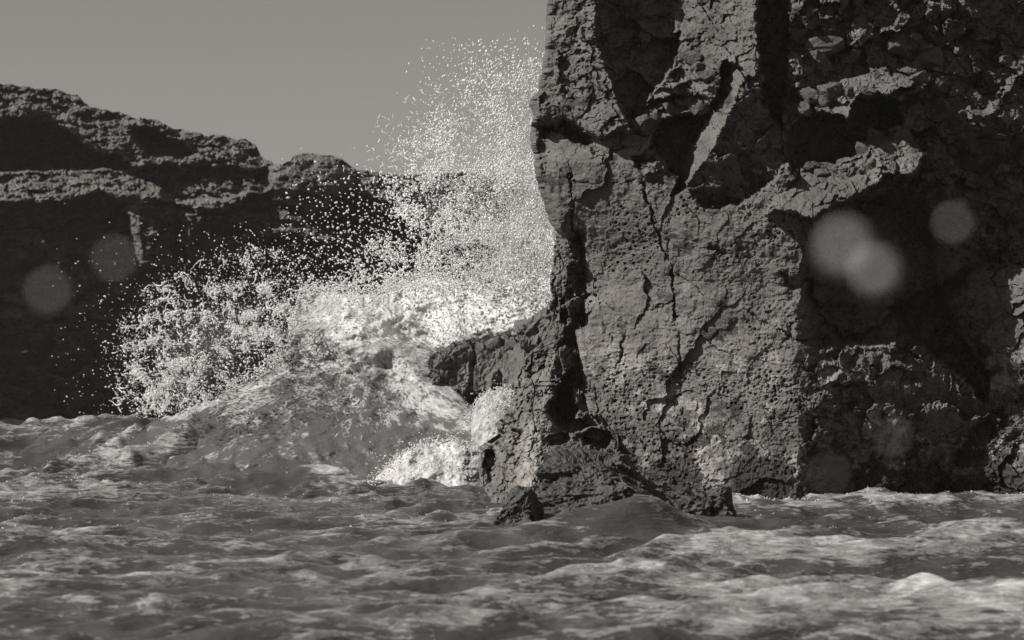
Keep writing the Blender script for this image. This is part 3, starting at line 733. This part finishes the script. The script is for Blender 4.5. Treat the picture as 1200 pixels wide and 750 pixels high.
# ------------------------------------------------------------------ breaking wave
WAVE_TOP = [(100, 575), (150, 515), (178, 494), (200, 485), (250, 464), (300, 441), (335, 408), (345, 372), (352, 345), (365, 338), (400, 342), (430, 345), (450, 342), (470, 333), (490, 324),
            (510, 320), (525, 325), (545, 328), (560, 322), (580, 309), (600, 290), (620, 272), (640, 258), (660, 252), (720, 262)]
def build_wave():
    rows, cols = 220, 460
    us = np.linspace(110, 700, cols)
    tl = interp(us, WAVE_TOP) + 4 * fbm(us * .05, us * 0, 4, 2) + 3 * ridged(us * .08, us * 0, 3, 6)
    t = np.linspace(0, 1, rows)[:, None]
    bot = 592.0
    U = np.repeat(us[None], rows, 0); V = tl[None] + (bot - tl[None]) * t
    D = 44.6 + (562 - V) * .028
    D += .0035 * (U - 450) * -1
    D -= .013 * np.clip(U - 500, 0, 200) * sstep(440, 380, V)
    # crest thrown up steeply
    D -= np.clip(430 - V, 0, 200) * .012 * sstep(330, 420, U)
    # backwash sliding down to the right towards the rocks
    sd = seg_dist(U, V, [(400, 385), (440, 400), (490, 440), (540, 485), (570, 515)])
    D -= .55 * np.exp(-(sd / 22) ** 2)
    D -= .5 * np.exp(-(seg_dist(U, V, [(345, 395), (390, 405), (430, 425)]) / 25) ** 2)
    # hollow against the ledge wall
    hw = sstep(-5, 8, poly_sd(U, V, [(512, 432), (560, 425), (640, 420), (660, 520), (600, 520), (575, 500), (560, 478)]))
    D += 3.2 * hw
    # humps of white water
    def hump(u, v, su, sv, h):
        nonlocal D
        e = ((U - u) / su) ** 2 + ((V - v) / sv) ** 2
        D -= h * np.clip(1 - e, 0, 1) ** 1.6
    hump(510, 345, 40, 26, .35); hump(425, 370, 55, 30, .3); hump(570, 360, 60, 50, .4)
    fl = V + .55 * (U - 400)                     # flow lines run down to the right
    D -= .18 * fbm(U * .016, V * .022, 3, 11) + .07 * ridged(fl * .03, U * .008 + V * .003, 3, 14) + .03 * fbm(U * .06, V * .09, 4, 12, .55)
    low = sstep(470, 520, V)
    D -= .10 * low * (ridged(U * .016, V * .04, 3, 16) - .6)
    foam_top = sstep(80, 0, V - tl[None]) * sstep(300, 360, U)
    wz = np.exp(-(sd / 26) ** 2)
    fl2 = V - .10 * (U - 400)
    foam = .37 + .14 * fbm(U * .02, V * .02, 4, 18) + .08 * foam_top + .16 * wz + .10 * sstep(450, 380, V) * sstep(330, 400, U)
    foam += .12 * sstep(480, 560, U) * sstep(430, 400, V)
    foam += .22 * (ridged(fl * .045, U * .014 + V * .006, 5, 24, .6) - .6)
    foam -= .14 * low
    foam += .25 * np.exp(-(seg_dist(U, V, [(200, 488), (260, 466), (330, 436)]) / 9) ** 2)
    foam += .25 * np.exp(-((U - 425) / 22) ** 2 - ((V - 382) / 10) ** 2) + .3 * np.exp(-((U - 462) / 14) ** 2 - ((V - 392) / 12) ** 2)
    # crown breaks into lace
    fr = sstep(45, 0, V - tl[None]) * sstep(320, 350, U)
    foam = np.maximum(foam, .72 * sstep(360, 400, U) * sstep(430, 395, V) + .07 * fbm(U * .05, V * .05, 4, 19))
    D -= .07 * fr * facets(U * .07, V * .08, 29)[0] + .06 * (1 - low) * fbm(U * .10, V * .12, 4, 28, .6) * sstep(420, 380, V)
    P = world_pt(U, V, D)
    back = []
    for dd, dz in ((.3, -.02), (.8, -.25), (1.8, -1.1), (3.5, -2.6)):
        q = P[0].copy(); q[:, 1] += dd; q[:, 2] += dz; back.append(q)
    P = np.concatenate([np.array(back)[::-1], P], 0); foam = np.concatenate([np.repeat(foam[:1], 4, 0), foam], 0)
    du = U - 432
    fa_ = (V - 395) - .10 * du - .50 * (np.sqrt(du * du + 8000) - 89) + 9 * fbm(U * .012, V * .012, 3, 26)
    al_ = du + V * (.1 + .5 * np.tanh(du / 70))
    fa_ = np.concatenate([np.repeat(fa_[:1], 4, 0), fa_], 0) * .0142; al_ = np.concatenate([np.repeat(al_[:1], 4, 0), al_], 0) * .0142
    root = empty('breaking_wave', (-1.5, 47, 0))
    tag(root, 'big breaking wave of streaked white water surging up against the ledge rocks', 'wave')
    grid_obj('wave_crest', P, M_WAVE, root, attrs={'foam': foam, 'flow_across': fa_, 'flow_along': al_}, smooth=True, base=(-1.5, 47, 0))
    return root
wave = build_wave()

def build_burst(top, bot, d0, slope, seed, label, amp=.16, botl=None, fm=.60):
    rows, cols = 90, 150
    us = np.linspace(top[0][0], top[-1][0], cols)
    tl = interp(us, top) + 3 * fbm(us * .08, us * 0, 4, seed)
    bt = bot + 0 * us if botl is None else interp(us, botl)
    t = np.linspace(0, 1, rows)[:, None]
    U = np.repeat(us[None], rows, 0); V = tl[None] + (bt - tl[None]) * t
    D = d0 + (bot - V) * slope - amp * fbm(U * .03, V * .04, 4, seed + 4, .5)
    cu = (top[0][0] + top[-1][0]) / 2; hw = (top[-1][0] - top[0][0]) / 2
    D += .6 * np.clip(np.abs(U - cu) / hw, 0, 1) ** 3
    foam = fm + .16 * fbm(U * .05, V * .06, 5, seed + 6, .65) + .12 * (1 - t)
    P = world_pt(U, V, D)
    back = []
    for dd, dz in ((.2, -.03), (.6, -.3), (1.2, -.9)):
        q = P[0].copy(); q[:, 1] += dd; q[:, 2] += dz; back.append(q)
    P = np.concatenate([np.array(back)[::-1], P], 0); foam = np.concatenate([np.repeat(foam[:1], 3, 0), foam], 0)
    o = grid_obj('foam_burst', P, M_FOAM, attrs={'foam': foam}, smooth=True)
    tag(o, label, 'foam')
build_burst([(436, 566), (455, 545), (475, 530), (500, 520), (530, 518), (555, 526), (585, 550)], 586, 43.4, .02, 40, 'low burst of white foam rolling at the left foot of the buttress')
build_burst([(552, 488), (558, 470), (570, 460), (585, 457), (600, 462), (610, 475), (618, 492)], 540, 43.2, .012, 50, 'small round foam dome swelling in the gap under the ledge rocks', .1, [(552, 530), (570, 518), (590, 505), (605, 500), (618, 496)], .44)

# ------------------------------------------------------------------ spray
OCT_V = np.array([[1, 0, 0], [-1, 0, 0], [0, 1, 0], [0, -1, 0], [0, 0, 1], [0, 0, -1]], float)
OCT_F = np.array([[0, 2, 4], [2, 1, 4], [1, 3, 4], [3, 0, 4], [2, 0, 5], [1, 2, 5], [3, 1, 5], [0, 3, 5]])
TET_V = np.array([[1, 1, 1], [1, -1, -1], [-1, 1, -1], [-1, -1, 1]], float) * .8
TET_F = np.array([[0, 1, 2], [0, 3, 1], [0, 2, 3], [1, 3, 2]])
def drops_mesh(name, P, R, fine=False):
    VV, FF = (TET_V, TET_F) if fine else (OCT_V, OCT_F)
    n = len(P)
    r = np.random.default_rng(len(P))
    q = r.normal(size=(n, 4)); q /= np.linalg.norm(q, axis=1)[:, None]
    w, x, y, z = q.T
    M = np.stack([np.stack([1 - 2 * (y * y + z * z), 2 * (x * y - z * w), 2 * (x * z + y * w)], -1),
                  np.stack([2 * (x * y + z * w), 1 - 2 * (x * x + z * z), 2 * (y * z - x * w)], -1),
                  np.stack([2 * (x * z - y * w), 2 * (y * z + x * w), 1 - 2 * (x * x + y * y)], -1)], 1)
    sc = np.stack([1 + .9 * r.random(n) ** 3, np.ones(n), .75 + .3 * r.random(n)], -1) * R[:, None]
    V = np.einsum('nij,nkj->nki', M, VV[None] * sc[:, None, :]) + P[:, None, :]
    Fc = FF[None] + (np.arange(n) * len(VV))[:, None, None]
    return mesh_from(name, V.reshape(-1, 3), tris=Fc.reshape(-1, 3), smooth=True)

def sample(n, dens, box, seed):
    r = np.random.default_rng(seed); U = []; V = []; got = 0
    while got < n:
        u = r.uniform(box[0], box[2], 60000); v = r.uniform(box[1], box[3], 60000)
        k = r.random(60000) < dens(u, v)
        U.append(u[k]); V.append(v[k]); got += k.sum()
    return np.concatenate(U)[:n], np.concatenate(V)[:n]

def g(u, v, cu, cv, su, sv, ang=0):
    c, s = math.cos(ang), math.sin(ang); du, dv = u - cu, v - cv
    a, b = (du * c + dv * s) / su, (-du * s + dv * c) / sv
    return np.exp(-.5 * (a * a + b * b))

def plume_d(u, v):
    # left limit of the fan
    lim = np.interp(v, [40, 60, 100, 140, 180, 220, 260, 300, 340], [600, 555, 515, 478, 452, 432, 425, 410, 350])
    soft = 1 / (1 + np.exp(-(u - lim - 12) / 9.0))
    d = .55 * g(u, v, 640, 250, 60, 75) + .5 * g(u, v, 560, 265, 75, 60) + .45 * g(u, v, 500, 210, 45, 40) + .13 * g(u, v, 600, 130, 45, 60) + .30 * g(u, v, 440, 320, 60, 25) + .15 * g(u, v, 560, 160, 60, 30)
    c = fbm(u * .028, v * .028, 4, 301, .6)
    return np.clip(d * soft * (.12 + 1.5 * sstep(-.25, .6, c)), 0, 1)
def lace_d(u, v):
    d = .8 * g(u, v, 225, 420, 55, 55) + .5 * g(u, v, 180, 400, 35, 60) + .6 * g(u, v, 320, 375, 35, 45) + .35 * g(u, v, 290, 340, 45, 30) + .5 * g(u, v, 190, 465, 35, 22)
    c = ridged(u * .030 + .5 * fbm(u * .02, v * .02, 2, 4), v * .030, 4, 311, .6)
    lim = 1 / (1 + np.exp(-(u - np.interp(v, [300, 340, 400, 450, 490], [250, 175, 140, 136, 165])) / 7))
    under = sstep(6, -10, v - np.interp(u, [100, 180, 250, 330, 345, 352], [500, 490, 466, 428, 395, 350]))
    return np.clip(d * lim * under * (.14 + .7 * sstep(.50, .85, c)) * (.15 + sstep(-.2, .6, fbm(u * .06, v * .06, 3, 312))), 0, 1)

def strands(n, du, seed, r0, length):
    """threads of water torn off as short arcs, each a chain of drops"""
    r = np.random.default_rng(seed); U, V, R = [], [], []
    cu, cv = du
    for i in range(n):
        u, v = cu[i], cv[i]; a = r.uniform(0, 6.28); k = r.normal() * .12; L = int(r.uniform(.4, 1) * length); rr = r0 * r.uniform(.6, 1.2)
        for s in range(L):
            U.append(u); V.append(v); R.append(rr * (1 - .6 * s / L))
            u += math.cos(a) * .8; v += math.sin(a) * .8; a += k * .6 + r.normal() * .22; rr *= r.uniform(.86, 1.14)
    return np.array(U), np.array(V), np.array(R)

def spray_part(name, parent, base, U, V, R, d0, d1, seed):
    r = np.random.default_rng(seed)
    D = r.uniform(d0, d1, len(U)) if name != 'water_threads' else (d0 + d1) / 2 + .3 * (d1 - d0) * fbm(U * .02, V * .02, 2, seed)
    P = world_pt(U, V, D) - np.array(base)
    o = link(name, drops_mesh(name, P, R * D / F, name == 'spray_mist'), M_SPRAY, parent)
    tag(o, kind='stuff')
    return o

r = np.random.default_rng(5)
root = empty('spray_plume', (-.6, 48, 2))
tag(root, 'tall fan of white spray drops thrown up beside the cliff edge', 'spray')
BP = (-.6, 48, 2)
U, V = sample(11500, plume_d, (340, 30, 672, 350), 21)
spray_part('spray_drops', root, BP, U, V, .75 + 1.3 * r.random(len(U)) ** 3.0, 45.5, 51, 1)
U, V = sample(24000, lambda u, v: np.clip(.9 * g(u, v, 648, 255, 26, 62) + .8 * g(u, v, 620, 300, 45, 26) + .3 * g(u, v, 600, 230, 40, 50) + .08 * plume_d(u, v), 0, 1), (400, 60, 672, 350), 22)
spray_part('spray_mist', root, BP, U, V, .35 + .45 * r.random(len(U)), 46, 51, 2)
U, V = sample(3600, lambda u, v: .6 * g(u, v, 590, 105, 45, 45) + .5 * plume_d(u, v) + .25 * g(u, v, 420, 270, 60, 40), (330, 44, 660, 350), 23)
spray_part('large_drops', root, BP, U, V, .9 + 1.1 * r.random(len(U)) ** 3, 45.5, 50, 3)
cu, cv = sample(900, lambda u, v: .7 * g(u, v, 500, 200, 40, 40) + .6 * g(u, v, 560, 300, 60, 25) + .5 * g(u, v, 420, 330, 60, 12), (350, 100, 660, 345), 24)
U, V, R = strands(900, (cu, cv), 31, 1.1, 10)
spray_part('water_threads', root, BP, U, V, R, 46, 50, 4)

root2 = empty('spray_lace', (-5.5, 48, 0.5))
tag(root2, 'lacy sheet of splashing drops flung to the left of the breaking wave', 'spray')
BL = (-5.5, 48, .5)
U, V = sample(6200, lace_d, (110, 285, 360, 492), 41)
spray_part('spray_drops', root2, BL, U, V, .5 + 1.5 * r.random(len(U)) ** 3, 46, 51, 5)
U, V = sample(1500, lambda u, v: .4 * g(u, v, 220, 410, 70, 60) + .5 * g(u, v, 330, 320, 60, 30) + .015, (60, 260, 440, 488), 42)
spray_part('large_drops', root2, BL, U, V, .55 + .9 * r.random(len(U)) ** 3, 46, 50, 6)
U, V = sample(4500, lace_d, (110, 285, 360, 492), 48)
spray_part('spray_mist', root2, BL, U + r.normal(size=len(U)) * 8, V + r.normal(size=len(U)) * 6, .3 + .3 * r.random(len(U)), 46, 51, 11)
cu, cv = sample(160, lace_d, (120, 300, 360, 480), 49)
U, V, R = strands(160, (cu, cv), 45, 1.15, 26)
spray_part('water_threads', root2, BL, U, V, R, 47, 50, 12)
cu, cv = sample(700, lace_d, (110, 285, 360, 492), 43)
U, V, R = strands(700, (cu, cv), 44, 1.1, 12)
spray_part('water_threads', root2, BL, U, V, R, 46.5, 50.5, 7)
U, V = sample(4000, lambda u, v: np.exp(-((v - np.interp(u, [x[0] for x in WAVE_TOP], [x[1] for x in WAVE_TOP]) + 2) / 7) ** 2) * sstep(170, 360, u) * .9, (150, 240, 660, 500), 45)
spray_part('crest_froth', wave, (-1.5, 47, 0), U, V, .5 + .9 * r.random(len(U)) ** 2, 46.5, 49.5, 8)
so, Pk, Rk = FLECKS[0]
tag(link('foam_flecks', drops_mesh('foam_flecks', Pk, Rk), M_SPRAY, so), kind='stuff')
U, V = sample(1600, lambda u, v: .8 * np.exp(-((v - np.interp(u, [436, 475, 500, 530, 555, 585], [566, 530, 520, 518, 526, 550])) / 6) ** 2) + .25 * g(u, v, 510, 545, 40, 14), (430, 500, 590, 575), 46)
spray_part('foam_specks', bpy.data.objects['foam_burst'], (0, 0, 0), U, V, .5 + .9 * r.random(len(U)) ** 2, 42.9, 43.5, 9)
U, V = sample(900, lambda u, v: .8 * np.exp(-((v - np.interp(u, [550, 558, 570, 585, 600, 612], [488, 470, 460, 457, 462, 486])) / 5) ** 2) + .3 * g(u, v, 585, 476, 20, 12), (545, 445, 620, 500), 47)
spray_part('foam_specks', bpy.data.objects['foam_burst.001'], (0, 0, 0), U, V, .45 + .8 * r.random(len(U)) ** 2, 43.0, 43.6, 10)

# soft veil of fine mist: real volumes hanging in the spray
def veil(parent, base, u, v, d, ru, rv, rd, dens, tilt, seed):
    bm = bmesh.new(); bmesh.ops.create_icosphere(bm, subdivisions=3, radius=1)
    me = bpy.data.meshes.new('mist_veil'); bm.to_mesh(me); bm.free()
    m = bpy.data.materials.new('mist'); m.use_nodes = True; t = m.node_tree; t.nodes.remove(t.nodes['Principled BSDF'])
    tc = t.nodes.new('ShaderNodeTexCoord').outputs['Object']
    ln = t.nodes.new('ShaderNodeVectorMath'); ln.operation = 'LENGTH'; t.links.new(tc, ln.inputs[0])
    fo = math_n(t, 'POWER', math_n(t, 'SUBTRACT', 1.0, ln.outputs['Value'], True), 1.3)
    ad = t.nodes.new('ShaderNodeVectorMath'); ad.operation = 'ADD'; ad.inputs[1].default_value = (seed, seed * .7, 0); t.links.new(tc, ad.inputs[0])
    nz = ramp_n(t, noise_n(t, ad.outputs[0], 2.6, 4, .6, .5), [(.38, .15), (.68, 1.0)])
    pv = t.nodes.new('ShaderNodeVolumePrincipled'); pv.inputs['Color'].default_value = (.97, .97, .97, 1)
    t.links.new(math_n(t, 'MULTIPLY', math_n(t, 'MULTIPLY', fo, nz), dens), pv.inputs['Density'])
    t.links.new(pv.outputs[0], t.nodes['Material Output'].inputs['Volume'])
    me.materials.append(m)
    o = link('mist_veil', me, None, parent)
    p = world_pt(np.array(float(u)), np.array(float(v)), d) - np.array(base)
    o.location = p; o.scale = (ru * d / F, rd, rv * d / F); o.rotation_euler = (0, tilt, 0)
    tag(o, kind='stuff')
veil(root, BP, 628, 262, 49.5, 62, 105, 1.6, .9, .25, 1)
veil(root, BP, 560, 235, 49.5, 105, 85, 1.6, .16, .6, 3)
veil(root2, BL, 245, 405, 49.5, 95, 62, 1.3, .16, -.5, 5)

# drops of spray flying close by
sph = []
for k in range(3):
    bm = bmesh.new(); bmesh.ops.create_icosphere(bm, subdivisions=3, radius=1)
    for vv in bm.verts: vv.co *= 1 + .07 * math.sin(3 * vv.co.x + k) * math.cos(2 * vv.co.z + 2 * k)
    me = bpy.data.meshes.new('spray_drop'); bm.to_mesh(me); bm.free(); me.materials.append(M_SPRAY)
    me.polygons.foreach_set('use_smooth', np.ones(len(me.polygons), bool)); sph.append(me)
DROPS = ['upper of two overlapping pale blurred drops before the dark cliff recess', 'lower of two overlapping pale blurred drops before the dark cliff recess',
         'lone blurred drop of spray beside the overlapping pair, below the rubble ledges', 'faint blurred drop of spray before the standing block of the far headland',
         'faint blurred drop of spray before the dark lower wall of the far headland', 'very faint blurred drop just above the waterline of the dark cliff recess',
         'very faint blurred drop before the cracked stained rock of the cliff recess']
for k, (u, v, d, rr) in enumerate([(990, 290, 1.64, 7.2), (1027, 318, 1.85, 7.0), (1118, 262, 2.2, 4.2), (136, 304, 2.0, 3.9), (58, 342, 2.0, 4.4), (972, 556, 2.1, 2.6), (1048, 512, 2.3, 2.8)]):
    p = world_pt(np.array(float(u)), np.array(float(v)), d)
    o = link('spray_drop', sph[k % 3], None); o.location = p; o.scale = (rr * .001,) * 3
    tag(o, DROPS[k], 'drop', 'stray drops flying in the air')

# ------------------------------------------------------------------ salt haze in the air
def build_haze():
    bm = bmesh.new(); bmesh.ops.create_cube(bm, size=1)
    me = bpy.data.meshes.new('haze'); bm.to_mesh(me); bm.free()
    o = link('haze', me, None); o.scale = (400, 300, 40); o.location = (0, 60, 16)
    m = bpy.data.materials.new('sea_haze'); m.use_nodes = True; t = m.node_tree
    t.nodes.remove(t.nodes['Principled BSDF'])
    pv = t.nodes.new('ShaderNodeVolumePrincipled'); pv.inputs['Color'].default_value = (.9, .9, .9, 1); pv.inputs['Density'].default_value = HAZE
    pv.inputs['Anisotropy'].default_value = 0.0
    t.links.new(pv.outputs[0], t.nodes['Material Output'].inputs['Volume'])
    me.materials.append(m); tag(o, kind='stuff')
HAZE = 0.00022
build_haze()
print('script done')
